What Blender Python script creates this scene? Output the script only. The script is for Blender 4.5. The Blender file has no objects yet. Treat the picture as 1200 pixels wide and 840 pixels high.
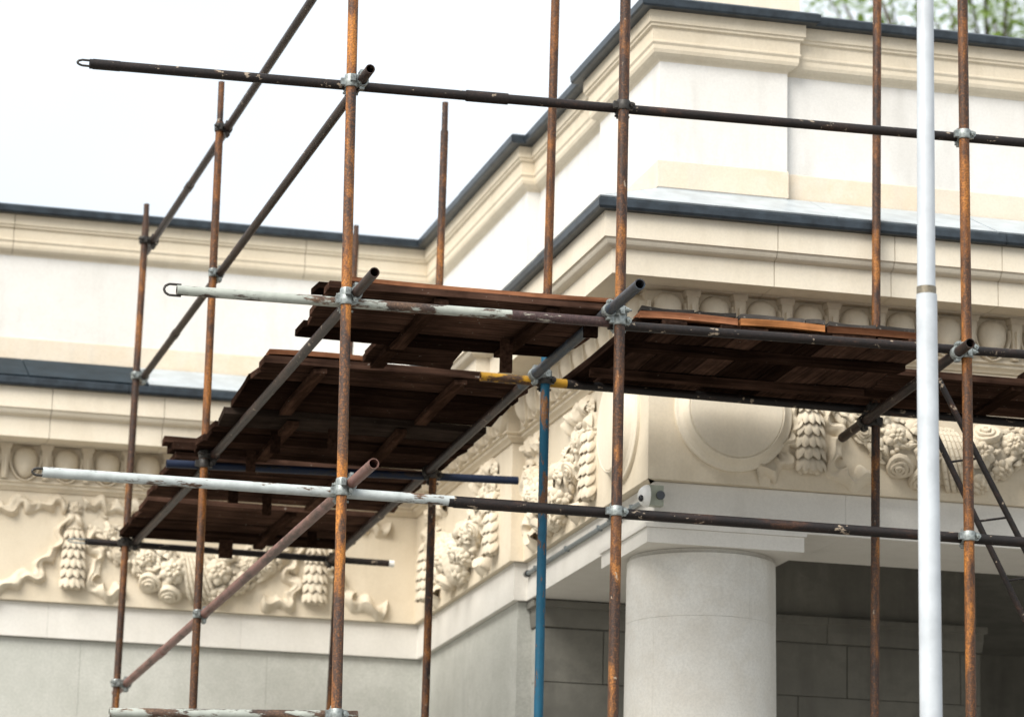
import bpy, bmesh, math, random
from mathutils import Vector, Matrix
R_ = math.radians
rnd = random.Random(11)
scene = bpy.context.scene
col = scene.collection

# ------------------------------------------------------------------ camera
YAW, PITCH, ROLL = R_(14.288), R_(13.489), R_(1.197)
fw = Vector((math.sin(YAW)*math.cos(PITCH), math.cos(YAW)*math.cos(PITCH), math.sin(PITCH)))
rt = Vector((math.cos(YAW), -math.sin(YAW), 0)); up = rt.cross(fw)
rt, up = math.cos(ROLL)*rt + math.sin(ROLL)*up, -math.sin(ROLL)*rt + math.cos(ROLL)*up
cam = bpy.data.cameras.new('camera'); cam_o = bpy.data.objects.new('camera', cam); col.objects.link(cam_o)
cam_o.matrix_world = Matrix(((rt.x, up.x, -fw.x, 0), (rt.y, up.y, -fw.y, 0), (rt.z, up.z, -fw.z, 1.6), (0, 0, 0, 1)))
cam.sensor_fit = 'HORIZONTAL'; cam.sensor_width = 36; cam.lens = 120; cam.clip_start = .1; cam.clip_end = 2000
cam.dof.use_dof = True; cam.dof.focus_distance = 16.3; cam.dof.aperture_fstop = 3.0
scene.camera = cam_o

# ------------------------------------------------------------------ sky, sun, exposure
SUN_EL, SUN_AZ = 43, -128            # azimuth measured from +Y towards +X: light arrives from the left, a little from the front
world = bpy.data.worlds.new('World'); scene.world = world; world.use_nodes = True
nt = world.node_tree; nt.nodes.clear()
sky = nt.nodes.new('ShaderNodeTexSky'); sky.sky_type = 'NISHITA'; sky.sun_disc = False
sky.sun_elevation = R_(SUN_EL); sky.sun_rotation = R_(SUN_AZ); sky.air_density = 1.0; sky.dust_density = 6.0; sky.ozone_density = 1.0
cl = nt.nodes.new('ShaderNodeTexNoise'); cl.inputs['Scale'].default_value = 2.2; cl.inputs['Detail'].default_value = 5
cr = nt.nodes.new('ShaderNodeValToRGB')
cr.color_ramp.elements[0].position = .3; cr.color_ramp.elements[0].color = (3.25, 3.65, 3.95, 1)
cr.color_ramp.elements[1].position = .7; cr.color_ramp.elements[1].color = (5.0, 5.15, 5.25, 1)
mx = nt.nodes.new('ShaderNodeMix'); mx.data_type = 'RGBA'; mx.inputs[0].default_value = .88
bg = nt.nodes.new('ShaderNodeBackground'); bg.inputs[1].default_value = .1
wo = nt.nodes.new('ShaderNodeOutputWorld')
tc = nt.nodes.new('ShaderNodeTexCoord')
nt.links.new(tc.outputs['Generated'], cl.inputs['Vector'])
nt.links.new(cl.outputs['Fac'], cr.inputs[0]); nt.links.new(sky.outputs[0], mx.inputs[6]); nt.links.new(cr.outputs[0], mx.inputs[7])
nt.links.new(mx.outputs[2], bg.inputs[0]); nt.links.new(bg.outputs[0], wo.inputs[0])
sl = bpy.data.lights.new('sun', 'SUN'); sl.energy = 1.9; sl.angle = R_(40); sl.color = (1, .965, .9)
so = bpy.data.objects.new('sun', sl); col.objects.link(so); so.location = (-8, 4, 20)
sd = Vector((math.sin(R_(SUN_AZ))*math.cos(R_(SUN_EL)), math.cos(R_(SUN_AZ))*math.cos(R_(SUN_EL)), math.sin(R_(SUN_EL))))
so.rotation_euler = sd.to_track_quat('Z', 'Y').to_euler()
vs = scene.view_settings; vs.view_transform = 'Standard'; vs.look = 'None'; vs.gamma = 1; vs.use_curve_mapping = False
vs.exposure = 1.46
scene.render.engine = 'CYCLES'; scene.cycles.max_bounces = 6; scene.cycles.use_denoising = True

# ------------------------------------------------------------------ materials
def mat(name): 
    m = bpy.data.materials.new(name); m.use_nodes = True
    n = m.node_tree; b = n.nodes['Principled BSDF']
    return m, n, b
def node(n, t, **k):
    x = n.nodes.new(t)
    for a, v in k.items():
        if a in x.inputs.keys(): x.inputs[a].default_value = v
        else: setattr(x, a, v)
    return x
def coords(n, scale=(1, 1, 1), seed=0.0):
    t = n.nodes.new('ShaderNodeTexCoord'); mp = n.nodes.new('ShaderNodeMapping')
    mp.inputs['Scale'].default_value = scale; mp.inputs['Location'].default_value = (seed, seed*1.7, -seed)
    n.links.new(t.outputs['Object'], mp.inputs['Vector']); return mp.outputs[0]
def noise(n, vec, scale, detail=4, rough=.55):
    x = node(n, 'ShaderNodeTexNoise', Scale=scale, Detail=detail, Roughness=rough); n.links.new(vec, x.inputs['Vector']); return x.outputs['Fac']
def ramp(n, fac, *stops):
    r = n.nodes.new('ShaderNodeValToRGB'); e = r.color_ramp.elements
    while len(e) < len(stops): e.new(.5)
    for i, (p, c) in enumerate(stops): e[i].position = p; e[i].color = (*c, 1) if len(c) == 3 else c
    n.links.new(fac, r.inputs[0]); return r.outputs[0]
def mixc(n, f, a, b, mode='MIX'):
    m = n.nodes.new('ShaderNodeMix'); m.data_type = 'RGBA'; m.blend_type = mode
    if isinstance(f, (int, float)): m.inputs[0].default_value = f
    else: n.links.new(f, m.inputs[0])
    for s, v in ((6, a), (7, b)):
        if isinstance(v, tuple): m.inputs[s].default_value = (*v, 1)
        else: n.links.new(v, m.inputs[s])
    return m.outputs[2]
def bump(n, b, h, strength, dist):
    x = n.nodes.new('ShaderNodeBump'); x.inputs['Strength'].default_value = strength; x.inputs['Distance'].default_value = dist
    n.links.new(h, x.inputs['Height']); n.links.new(x.outputs[0], b.inputs['Normal'])
def plaster(name, c, stain, amt=.5, rough=.85, grain=.25, seed=0.0, speck=.16, streak_k=.8):
    m, n, b = mat(name)
    v = coords(n, seed=seed); vz = coords(n, (1, 1, .16), seed+3)
    big = ramp(n, noise(n, v, 1.3, 6, .62), (.36, (0, 0, 0)), (.72, (amt, amt, amt)))
    streak = ramp(n, noise(n, vz, 5.5, 5, .6), (.5, (0, 0, 0)), (.78, (amt*streak_k, amt*streak_k, amt*streak_k)))
    fine = noise(n, v, 75, 4, .75)
    mot = ramp(n, noise(n, v, 6.5, 7, .7), (.46, (0, 0, 0)), (.60, (amt*.8, amt*.8, amt*.8)))
    a = mixc(n, big, c, stain); a = mixc(n, mot, a, tuple(x*.3+y*.7 for x, y in zip(c, stain))); a = mixc(n, streak, a, tuple(x*.82 for x in stain))
    a = mixc(n, ramp(n, fine, (.38, (speck, speck, speck)), (.6, (0, 0, 0))), a, tuple(x*.55 for x in c))
    n.links.new(a, b.inputs['Base Color']); b.inputs['Roughness'].default_value = rough
    bump(n, b, noise(n, v, 38, 5, .65), grain, .004)
    return m
def rust(name, dark, mid, bright, lo=.38, hi=.62, scale=(1, 1, .35), rough=.55, paint=None, flake=.55, seed=0.0, splash=0, sz=1.0):
    """rusty tube; with paint: flaking paint over the rust"""
    m, n, b = mat(name)
    v = coords(n, scale, seed); w = coords(n, (1, 1, 1), seed+5)
    a = ramp(n, noise(n, v, 10*sz, 8, .74), (lo, dark), ((lo+hi)/2, mid), (hi, bright))
    blot = ramp(n, noise(n, v, 6.5*sz, 3, .5), (.47, (0, 0, 0)), (.53, (.85, .85, .85)))
    a = mixc(n, blot, a, ramp(n, noise(n, w, 60, 4, .6), (.48, dark), (.75, mid)))
    a = mixc(n, ramp(n, noise(n, w, 120, 3, .6), (.42, (.55, .55, .55)), (.6, (0, 0, 0))), a, tuple(x*.45 for x in dark))
    rg = rough
    if splash:
        a = mixc(n, ramp(n, noise(n, coords(n, tuple(.5+.5*x for x in scale), seed+9), 26, 4, .6), (splash-.03, (0, 0, 0)), (splash, (.8, .8, .8))), a, (.34, .27, .20))
    if paint:
        p = mixc(n, ramp(n, noise(n, w, 22, 4, .6), (.4, (0, 0, 0)), (.75, (.5, .5, .5))), paint, tuple(x*.55 for x in paint))
        f = ramp(n, noise(n, v, 13*sz, 7, .72), (flake-.02, (0, 0, 0)), (flake+.02, (1, 1, 1)))
        a = mixc(n, f, a, p)
    n.links.new(a, b.inputs['Base Color']); b.inputs['Roughness'].default_value = rg
    b.inputs['Metallic'].default_value = 0; b.inputs['Specular IOR Level'].default_value = .28
    b.inputs['Coat Weight'].default_value = .07; b.inputs['Coat Roughness'].default_value = .18
    bump(n, b, noise(n, w, 70, 4, .7), .35, .003)
    return m
def simple(name, c, rough=.5, metal=0.0, var=.25, scale=30, bmp=.15):
    m, n, b = mat(name); v = coords(n)
    a = mixc(n, ramp(n, noise(n, v, scale, 5, .6), (.35, (0, 0, 0)), (.7, (1, 1, 1))), c, tuple(x*(1-var) for x in c))
    n.links.new(a, b.inputs['Base Color']); b.inputs['Roughness'].default_value = rough; b.inputs['Metallic'].default_value = metal
    if bmp: bump(n, b, noise(n, v, scale*2.5, 4, .6), bmp, .003)
    return m
def wood(name, dark, light, axis=0, seed=0.0, rough=.62):
    m, n, b = mat(name)
    s = (.9, 22, 22) if axis == 0 else (22, .9, 22)
    v = coords(n, s, seed); w = coords(n, seed=seed+2)
    a = ramp(n, noise(n, v, 2.2, 6, .6), (.32, dark), (.72, light))
    oi = n.nodes.new('ShaderNodeObjectInfo')
    a = mixc(n, ramp(n, noise(n, w, 3.0, 5, .65), (.35, (0, 0, 0)), (.7, (.75, .75, .75))), a, tuple(x*.35 for x in dark))
    a = mixc(n, ramp(n, noise(n, w, 42, 3, .55), (.70, (0, 0, 0)), (.73, (.7, .7, .7))), a, (.20, .18, .155))
    hv = n.nodes.new('ShaderNodeHueSaturation'); n.links.new(a, hv.inputs['Color'])
    mr = node(n, 'ShaderNodeMapRange'); mr.inputs['To Min'].default_value = .35; mr.inputs['To Max'].default_value = 2.0
    n.links.new(oi.outputs['Random'], mr.inputs['Value']); n.links.new(mr.outputs[0], hv.inputs['Value'])
    n.links.new(hv.outputs[0], b.inputs['Base Color']); b.inputs['Roughness'].default_value = rough; b.inputs['Specular IOR Level'].default_value = .0
    bump(n, b, noise(n, v, 5, 5, .7), .6, .004)
    return m
M = {}
M['cream'] = plaster('cream_stone', (.70, .615, .48), (.57, .48, .345), .5)
M['cream_pale'] = plaster('pale_cream_stone', (.74, .67, .55), (.63, .545, .41), .45, seed=4)
M['relief'] = plaster('relief_stone', (.70, .625, .495), (.52, .43, .315), .6, grain=.4, seed=7)
M['white'] = plaster('white_plaster', (.70, .682, .65), (.60, .575, .53), .5, seed=2, streak_k=1.4)
M['band'] = plaster('warm_plaster_band', (.64, .53, .39), (.69, .63, .54), .9, seed=9)
M['archi'] = plaster('architrave_paint', (.71, .685, .635), (.60, .57, .51), .4, seed=12)
M['stone'] = plaster('grey_stone', (.56, .56, .515), (.40, .405, .36), .8, grain=.45, seed=15, speck=.4, streak_k=.3)
M['stone_shade'] = plaster('shade_toned_grey_stone', (.23, .222, .19), (.12, .115, .10), .9, grain=.5, seed=19)  # grey stone with the portico recess shade put into its colour
M['column'] = plaster('column_stone', (.66, .645, .60), (.54, .50, .43), .8, grain=.4, seed=23, speck=.3)
M['lead'] = simple('lead_gutter', (.034, .046, .058), .4, .3, .6, 14)
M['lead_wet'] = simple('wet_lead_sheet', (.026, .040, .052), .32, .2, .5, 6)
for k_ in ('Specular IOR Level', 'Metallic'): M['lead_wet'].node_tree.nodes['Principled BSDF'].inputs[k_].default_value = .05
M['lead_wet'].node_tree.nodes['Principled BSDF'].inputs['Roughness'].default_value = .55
M['zinc'] = simple('zinc_flashing', (.47, .53, .575), .35, .2, .3, 7)
M['roof'] = simple('roof_sheet', (.12, .14, .16), .5, .2, .4, 5)
M['dark'] = simple('dark_void', (.03, .03, .03), .9)
M['rust_a'] = rust('rust_streaked', (.045, .034, .03), (.25, .092, .026), (.50, .19, .032), .37, .55)
M['rust_b'] = rust('rust_orange', (.045, .024, .015), (.20, .074, .018), (.40, .15, .024), .38, .62, seed=3)
M['rust_c'] = rust('rust_dark', (.010, .0075, .007), (.026, .015, .012), (.12, .05, .024), .44, .70, scale=(.35, 1, 1), seed=6, splash=.67)
M['rust_d'] = rust('rust_dark_transom', (.024, .015, .012), (.062, .035, .026), (.13, .062, .036), .4, .74, scale=(1, .3, 1), seed=8, splash=.69)
M['rust_e'] = rust('rust_brown_post', (.03, .02, .017), (.15, .06, .021), (.36, .14, .028), .39, .60, seed=10, splash=.70)
M['white_p'] = rust('flaking_white_paint', (.05, .035, .03), (.12, .07, .045), (.2, .12, .07), scale=(.3, 1, 1), paint=(.44, .475, .47), flake=.435, seed=13)
M['white_q'] = rust('worn_white_paint', (.05, .035, .03), (.12, .07, .045), (.2, .12, .07), scale=(.3, 1, 1), paint=(.36, .38, .34), flake=.49, seed=14)
M['white_r'] = rust('rust_with_white_remnants', (.05, .03, .03), (.09, .05, .045), (.15, .08, .06), scale=(.3, 1, 1), paint=(.32, .30, .25), flake=.60, seed=14)
M['yellow_p'] = rust('flaking_yellow_paint', (.03, .02, .015), (.08, .04, .02), (.16, .07, .02), scale=(.35, 1, 1), paint=(.40, .21, .014), flake=.47, seed=16)
M['blue_p'] = rust('blue_painted_post', (.12, .06, .03), (.22, .10, .04), (.32, .15, .05), paint=(.005, .085, .15), flake=.455, seed=18)
M['navy_p'] = rust('navy_painted_ledger', (.02, .02, .022), (.04, .03, .03), (.06, .04, .03), scale=(.35, 1, 1), paint=(.005, .013, .038), flake=.48, seed=21)
M['steel_p'] = rust('blue_grey_transom', (.03, .03, .035), (.06, .06, .065), (.10, .09, .085), scale=(1, .35, 1), paint=(.03, .042, .058), flake=.5, seed=25)
M['pink_p'] = rust('faded_red_transom', (.08, .045, .035), (.16, .085, .065), (.25, .13, .10), scale=(1, .35, 1), paint=(.19, .098, .082), flake=.49, seed=27)
M['galv'] = simple('galvanised_coupler', (.34, .37, .36), .42, .5, .7, 45)
M['galv_d'] = simple('dirty_coupler', (.05, .045, .04), .5, .4, .6, 60)
M['pole'] = simple('white_painted_flagpole', (.47, .50, .53), .38, 0, .22, 6, .06)
M['ring'] = simple('tarnished_ring', (.22, .19, .14), .5, .5, .4, 60)
M['wood_x'] = wood('wet_dark_boards', (.014, .0080, .0058), (.075, .041, .029), 0)
M['wood_y'] = wood('wet_dark_cross_boards', (.017, .0098, .0072), (.082, .046, .033), 1, 5)
M['wood_e'] = wood('reddish_board_edge', (.075, .030, .016), (.26, .115, .06), 0, 9)
M['wood_b'] = wood('weathered_batten', (.018, .0095, .0065), (.075, .041, .028), 1, 12)
M['wood_c'] = wood('blackened_chips', (.02, .018, .016), (.06, .054, .05), 0, 15)
M['wood_o'] = wood('fresh_orange_board', (.16, .065, .025), (.44, .19, .075), 0, 17)
M['wood_p'] = wood('pale_worn_board', (.06, .042, .034), (.17, .125, .10), 0, 21)
M['plast_w'] = simple('white_plastic', (.75, .75, .72), .35, 0, .1)
M['plast_g'] = simple('grey_green_plastic', (.33, .35, .28), .5, 0, .2)
M['lens'] = simple('black_glass', (.01, .012, .015), .12, 0, .1, 30, 0)
M['cable'] = simple('grey_conduit', (.22, .25, .26), .4, .3, .3)
M['bark'] = simple('tree_bark', (.09, .07, .05), .9, 0, .5, 12, .6)
M['ground'] = simple('wet_paving', (.21, .195, .17), .6, 0, .4, 1.5)
def leafmat():
    m, n, b = mat('spring_leaf'); oi = coords(n)
    a = ramp(n, noise(n, oi, 3.5, 3), (.3, (.07, .14, .008)), (.7, (.21, .31, .025)))
    n.links.new(a, b.inputs['Base Color']); b.inputs['Roughness'].default_value = .6
    tr = n.nodes.new('ShaderNodeBsdfTranslucent'); n.links.new(a, tr.inputs[0])
    ms = n.nodes.new('ShaderNodeMixShader'); ms.inputs[0].default_value = .45
    n.links.new(b.outputs[0], ms.inputs[1]); n.links.new(tr.outputs[0], ms.inputs[2]); n.links.new(ms.outputs[0], n.nodes['Material Output'].inputs[0])
    return m
M['leaf'] = leafmat()

# ------------------------------------------------------------------ mesh helpers
class MB:
    def __init__(s): s.v = []; s.f = []
    def add(s, vs, fs):
        o = len(s.v); s.v += [tuple(v) for v in vs]; s.f += [tuple(i+o for i in f) for f in fs]
    def box(s, x0, y0, z0, x1, y1, z1):
        s.add([(x0, y0, z0), (x1, y0, z0), (x1, y1, z0), (x0, y1, z0), (x0, y0, z1), (x1, y0, z1), (x1, y1, z1), (x0, y1, z1)],
              [(0, 3, 2, 1), (4, 5, 6, 7), (0, 1, 5, 4), (1, 2, 6, 5), (2, 3, 7, 6), (3, 0, 4, 7)])
    def cyl(s, p0, p1, r0, r1=None, n=14, hollow=False, sag=0, cuts=1):
        p0 = Vector(p0); p1 = Vector(p1); r1 = r0 if r1 is None else r1
        a = (p1-p0).normalized(); e = a.orthogonal().normalized(); g = a.cross(e)
        def ringp(c, r): return [c + r*(math.cos(2*math.pi*i/n)*e + math.sin(2*math.pi*i/n)*g) for i in range(n)]
        rings = []
        if hollow:
            d = min(.12, (p1-p0).length*.3)
            rings += [ringp(p0+a*d, r0*.82), ringp(p0, r0*.82)]
        for k in range(cuts+1):
            t = k/cuts; c = p0.lerp(p1, t) + Vector((0, 0, -sag*4*t*(1-t))); rings.append(ringp(c, r0+(r1-r0)*t))
        if hollow: rings += [ringp(p1, r1*.82), ringp(p1-a*d, r1*.82)]
        vs = [v for q in rings for v in q]; fs = []
        for k in range(len(rings)-1):
            for i in range(n):
                j = (i+1) % n; fs.append((k*n+i, k*n+j, (k+1)*n+j, (k+1)*n+i))
        m = (len(rings)-1)*n
        fs += [tuple(range(n-1, -1, -1)), tuple(range(m, m+n))]
        s.add(vs, fs)
    def tubepath(s, pts, r, n=8):
        for a, b in zip(pts, pts[1:]): s.cyl(a, b, r, n=n)
    def build(s, name, m, parent=None, smooth=True, angle=35, recalc=True, loc=None):
        me = bpy.data.meshes.new(name)
        off = Vector(loc) if loc is not None else Vector((0, 0, 0))
        me.from_pydata([tuple(Vector(v)-off) for v in s.v], [], s.f); me.validate()
        if recalc:
            bm = bmesh.new(); bm.from_mesh(me); bmesh.ops.recalc_face_normals(bm, faces=bm.faces); bm.to_mesh(me); bm.free()
        me.materials.append(M[m])
        if smooth:
            me.polygons.foreach_set('use_smooth', [True]*len(me.polygons)); me.set_sharp_from_angle(angle=R_(angle))
        return link(name, me, parent, off)
def link(name, me, parent=None, loc=(0, 0, 0), rot=None, matrix=None):
    o = bpy.data.objects.new(name, me); col.objects.link(o)
    if matrix is not None: o.matrix_basis = matrix
    else: o.location = loc
    if parent is not None:
        o.parent = parent; o.matrix_parent_inverse = INV.get(parent.name, Matrix.Identity(4))
    return o
INV = {}
def thing(name, label, cat, loc=(0, 0, 0), group=None):
    o = bpy.data.objects.new(name, None); col.objects.link(o); o.location = loc; o.empty_display_size = .2
    INV[o.name] = Matrix.Translation(-Vector(loc))
    o['label'] = label; o['category'] = cat
    if group: o['group'] = group
    return o
def reg(o):                      # a mesh part whose children are placed in world space
    INV[o.name] = (INV_W(o)).inverted(); return o
def INV_W(o):
    m = o.matrix_parent_inverse @ o.matrix_basis if o.parent else o.matrix_basis.copy()
    p = o.parent
    while p is not None:
        m = (Matrix.Translation(p.location) if p.parent is None else (p.matrix_parent_inverse @ p.matrix_basis)) @ m; p = p.parent
    return m
def setting(o): o['kind'] = 'structure'; return o

# ------------------------------------------------------------------ ground
g = MB(); g.add([(-400, -200, 0), (400, -200, 0), (400, 900, 0), (-400, 900, 0)], [(0, 1, 2, 3)])
setting(g.build('ground', 'ground', smooth=False))

# ------------------------------------------------------------------ building
XA, XB, YA, YP, YL = 5.104, 5.187, 19.98, 17.29, 22.60
X0, X9 = -2.5, 15.0
bld = thing('classical_building', 'cream and white classical building with carved garland frieze, attic storey and corner column', 'building', (6.5, 20, 0))
PATH = [(X0, YL), (XA, YL), (XA, YA), (XB, YA), (XB, YP), (X9, YP)]
APATH = [(X0, YL), (XA, YL), (XA, YA), (XB, YA), (XB, 18.62), (XB-.045, 18.62), (XB-.045, YP-.045), (6.06, YP-.045), (6.06, YP), (X9, YP)]
def mitres(path):
    out = []
    P = [Vector((*p, 0)) for p in path]
    def nrm(a, b): d = (b-a).normalized(); return Vector((d.y, -d.x, 0))
    for i, p in enumerate(P):
        if i == 0: out.append(nrm(P[0], P[1]))
        elif i == len(P)-1: out.append(nrm(P[-2], P[-1]))
        else:
            a, b = nrm(P[i-1], P[i]), nrm(P[i], P[i+1]); out.append((a+b)/(1+a.dot(b)))
    return P, out
def sweep(name, path, prof, m, parent, seg=None, gap=.004, only=None, jitter=0.0, smooth=False, angle=30):
    """closed profile [(outward offset, z)...] swept along the plan; cut into blocks about seg long"""
    P, mt = mitres(path); out = []
    for i in range(len(P)-1):
        if only is not None and i not in only: continue
        a, b = P[i], P[i+1]; L = (b-a).length; d = (b-a)/L; nn = Vector((d.y, -d.x, 0))
        k = 1 if (seg is None or L < seg*1.4) else max(1, round(L/seg))
        cuts = [L*j/k + (rnd.uniform(-.12, .12)*L/k if 0 < j < k else 0) for j in range(k+1)]
        for j in range(k):
            mb = MB(); A = []; B = []; jit = rnd.uniform(-jitter, jitter)
            for (o, z) in prof:
                oo = o + (jit if o > -.15 else 0)
                A.append((a + mt[i]*oo if j == 0 else a + d*(cuts[j]+gap/2) + nn*oo) + Vector((0, 0, z)))
                B.append((b + mt[i+1]*oo if j == k-1 else a + d*(cuts[j+1]-gap/2) + nn*oo) + Vector((0, 0, z)))
            n = len(prof)
            mb.add(A+B, [tuple(range(n)), tuple(range(2*n-1, n-1, -1))] + [(q, (q+1) % n, n+(q+1) % n, n+q) for q in range(n)])
            out.append(mb.build(name, m, parent, smooth=smooth, angle=angle))
    return out
def arc(c0, c1, bulge, n=5):
    """curved run of profile points from c0 to c1, bulging sideways"""
    a, b = Vector((*c0, 0)), Vector((*c1, 0)); d = b-a; p = Vector((d.y, -d.x, 0))
    return [tuple((a + d*t + p*bulge*math.sin(math.pi*t)))[:2] for t in [i/n for i in range(n+1)]]
# stone wall below the entablature: left wing and its return, as courses of blocks
def blocks(name, path, seg_i, z0, z1, ch, bl, m, off, depth=.25, proud=.002, jg=.0008):
    P, mt = mitres(path)
    a, b = P[seg_i], P[seg_i+1]; L = (b-a).length; d = (b-a)/L; nn = Vector((d.y, -d.x, 0))
    a2 = a + mt[seg_i]*off; b2 = b + mt[seg_i+1]*off; L = (b2-a2).length
    nz = max(1, round((z1-z0)/ch)); h = (z1-z0)/nz
    for r in range(nz):
        s = -bl*(.5 if r % 2 else 0) - rnd.uniform(0, .1)
        while s < L:
            e = s + bl*rnd.uniform(.85, 1.15)
            s0, e0 = max(s, 0)+jg, min(e, L)-jg
            if e0-s0 > .03:
                pr = rnd.uniform(0, proud); mb = MB(); vs = []
                for zz, q in ((z0+r*h+jg, 0), (z0+(r+1)*h-jg, 0)):
                    for t, w in ((s0, pr), (e0, pr), (e0, -depth), (s0, -depth)):
                        p = a2 + d*t + nn*w; vs.append((p.x, p.y, zz))
                mb.add(vs, [(0, 1, 2, 3), (4, 5, 6, 7), (0, 1, 5, 4), (1, 2, 6, 5), (2, 3, 7, 6), (3, 0, 4, 7)])
                mb.build(name, m, bld, smooth=False)
            s = e
def backing(name, path, seg_i, z0, z1, off, m, depth=.4):
    sweep(name, path, [(off, z0), (off, z1), (off-depth, z1), (off-depth, z0)], m, bld, only=[seg_i])
for i in (0, 1, 2): backing('wall_core', PATH, i, 0, 5.038, -.085, 'stone_shade')
blocks('stone_block', PATH, 0, .62, 5.036, .63, 1.35, 'stone', -.072, .1)
blocks('stone_block', PATH, 1, .62, 5.036, .63, 1.55, 'stone', -.072, .1)
for i in (0, 1): sweep('plinth', PATH, [(-.04, 0), (-.04, .58), (-.07, .62), (-.3, .62), (-.3, 0)], 'stone', bld, only=[i])
# anta front and the portico's rear wall
mb = MB(); mb.box(XA+.074, YA+.072, 0, XB+.10, YA+.4, 5.036); mb.build('anta', 'stone', bld, smooth=False)
RW = [(XB+.085, YA+.5), (XB+.085, YA-.06), (8.15, YA-.06), (8.15, YA+3.2)]
for i in (0, 1, 2): backing('rear_wall_core', RW, i, 0, 5.45, -.014, 'stone_shade', .35)
blocks('rear_wall_block', RW, 0, .25, 4.865, .33, .6, 'stone', 0, .012, .002, .002)
blocks('rear_wall_block', RW, 1, .25, 4.865, .33, .78, 'stone_shade', 0, .012, .006, .003)  # recess faces take the shade-darkened stone, the lit side face the plain one
blocks('rear_wall_block', RW, 2, .25, 4.865, .33, .78, 'stone_shade', 0, .012, .006, .003)
sweep('impost_moulding', RW, [(0, 4.87), (.012, 4.875), (.02, 4.94), (.02, 4.985), (.04, 4.99), (.04, 5.03), (-.01, 5.034), (-.01, 4.87)], 'stone_shade', bld, seg=.9)
mb = MB(); mb.box(8.5, YA+3.2, 0, X9, YA+3.5, 5.45); mb.build('recess_wall', 'stone_shade', bld, smooth=False)
# architrave beam: solid on the wings, a hollow beam 0.8 deep over the portico
AZ0, AZ1 = 5.040, 5.272
for i in (0, 1, 2):
    sweep('architrave_block', PATH, [(-.035, AZ0), (-.035, AZ1), (-.4, AZ1), (-.4, AZ0)], 'archi', bld, seg=1.3, gap=.0012, only=[i])
for i in (3, 4):
    sweep('architrave_block', PATH, [(-.035, AZ0), (-.035, AZ1), (-.83, AZ1), (-.83, AZ0)], 'archi', bld, seg=1.15, gap=.0015, only=[i])
mb = MB(); mb.box(XB+.8, YP+.8, 5.40, X9, 24, 5.46); mb.build('portico_ceiling', 'stone_shade', bld, smooth=False)
# frieze
FZ0, FZ1 = 5.275, 6.012
FPATH = [(X0, YL), (XA, YL), (XA, YA), (XB, YA), (XB, 18.23), (XB-.02, 18.23), (XB-.02, YP-.02), (5.86, YP-.02), (5.86, YP), (X9, YP)]
sweep('frieze_panel', FPATH, [(0, FZ0), (0, FZ1), (-.5, FZ1), (-.5, FZ0)], 'cream', bld)
sweep('bed_moulding', PATH, [(-.1, FZ1+.001), (.012, FZ1+.001), (.02, FZ1+.012), (.03, FZ1+.02), (.042, FZ1+.028), (.042, FZ1+.045), (.06, FZ1+.05), (.06, FZ1+.062), (-.1, FZ1+.062)], 'cream', bld, seg=1.5)
EZ0, EZ1 = 6.076, 6.312
sweep('ovolo_backing', PATH, [(-.1, EZ0), (.045, EZ0), (.055, EZ1), (-.1, EZ1)], 'cream', bld)
# corona, cyma and fascia cut into blocks with open joints
cor = [(-.1, EZ1+.002), (.115, EZ1+.002), (.125, EZ1+.012), (.145, EZ1+.016), (.15, EZ1+.004), (.322, EZ1+.004), (.322, 6.452)] + arc((.335, 6.456), (.372, 6.496), .18, 4) + [(.384, 6.50), (.384, 6.640), (-.1, 6.640)]
sweep('cornice_block', PATH, cor, 'cream_pale', bld, seg=.62, gap=.004, jitter=.0015)
sweep('lower_gutter', PATH, [(.36, 6.641), (.425, 6.641), (.432, 6.655), (.432, 6.690), (.42, 6.702), (.36, 6.702)], 'lead', bld, seg=1.9, gap=.003)
sweep('flashing_sheet', PATH, [(.418, 6.704), (.424, 6.712), (-.068, 6.935), (-.068, 6.92), (.40, 6.704)], 'zinc', bld, seg=.92, gap=.006, jitter=.003)
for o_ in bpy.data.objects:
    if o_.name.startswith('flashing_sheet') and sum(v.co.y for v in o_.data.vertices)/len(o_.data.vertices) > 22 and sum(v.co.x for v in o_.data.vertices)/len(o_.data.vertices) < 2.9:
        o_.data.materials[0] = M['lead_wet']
sweep('cornice_core', PATH, [(.36, 6.642), (-.065, 6.90), (-.1, 6.90), (-.1, 6.642)], 'dark', bld)
# attic
sweep('attic_band', APATH, [(-.079, 6.93), (-.079, 7.08), (-.084, 7.085), (-.2, 7.085), (-.2, 6.93)], 'band', bld)
sweep('attic_wall', APATH, [(-.085, 6.6), (-.085, 7.665), (-.45, 7.665), (-.45, 6.6)], 'white', bld)
acor = [(-.2, 7.655), (-.084, 7.655), (-.078, 7.668)] + arc((-.075, 7.67), (-.032, 7.735), .22, 4) + [(-.024, 7.748), (-.024, 7.757), (-.028, 7.76), (-.028, 7.832), (-.012, 7.838), (-.012, 7.852), (-.002, 7.856), (-.002, 7.925), (-.2, 7.925)]
sweep('attic_cornice_block', APATH, acor, 'cream', bld, seg=.95, gap=.004, jitter=.0015)
sweep('roof_gutter', APATH, [(-.2, 7.926), (.052, 7.926), (.062, 7.935), (.066, 7.972), (.05, 7.985), (-.2, 8.0)], 'lead', bld, seg=1.6, gap=.004, jitter=.003)
mb = MB()
mb.add([(X0, YL+.1, 7.99), (XA, YL+.1, 7.99), (XA+.1, YA+.1, 7.99), (XB+.1, YA+.1, 7.99), (XB+.1, YP+.1, 7.99), (X9, YP+.1, 7.99), (X9, 26, 8.15), (X0, 26, 8.15)], [tuple(range(8))])
mb.build('roof_deck', 'roof', bld, smooth=False)
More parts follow.
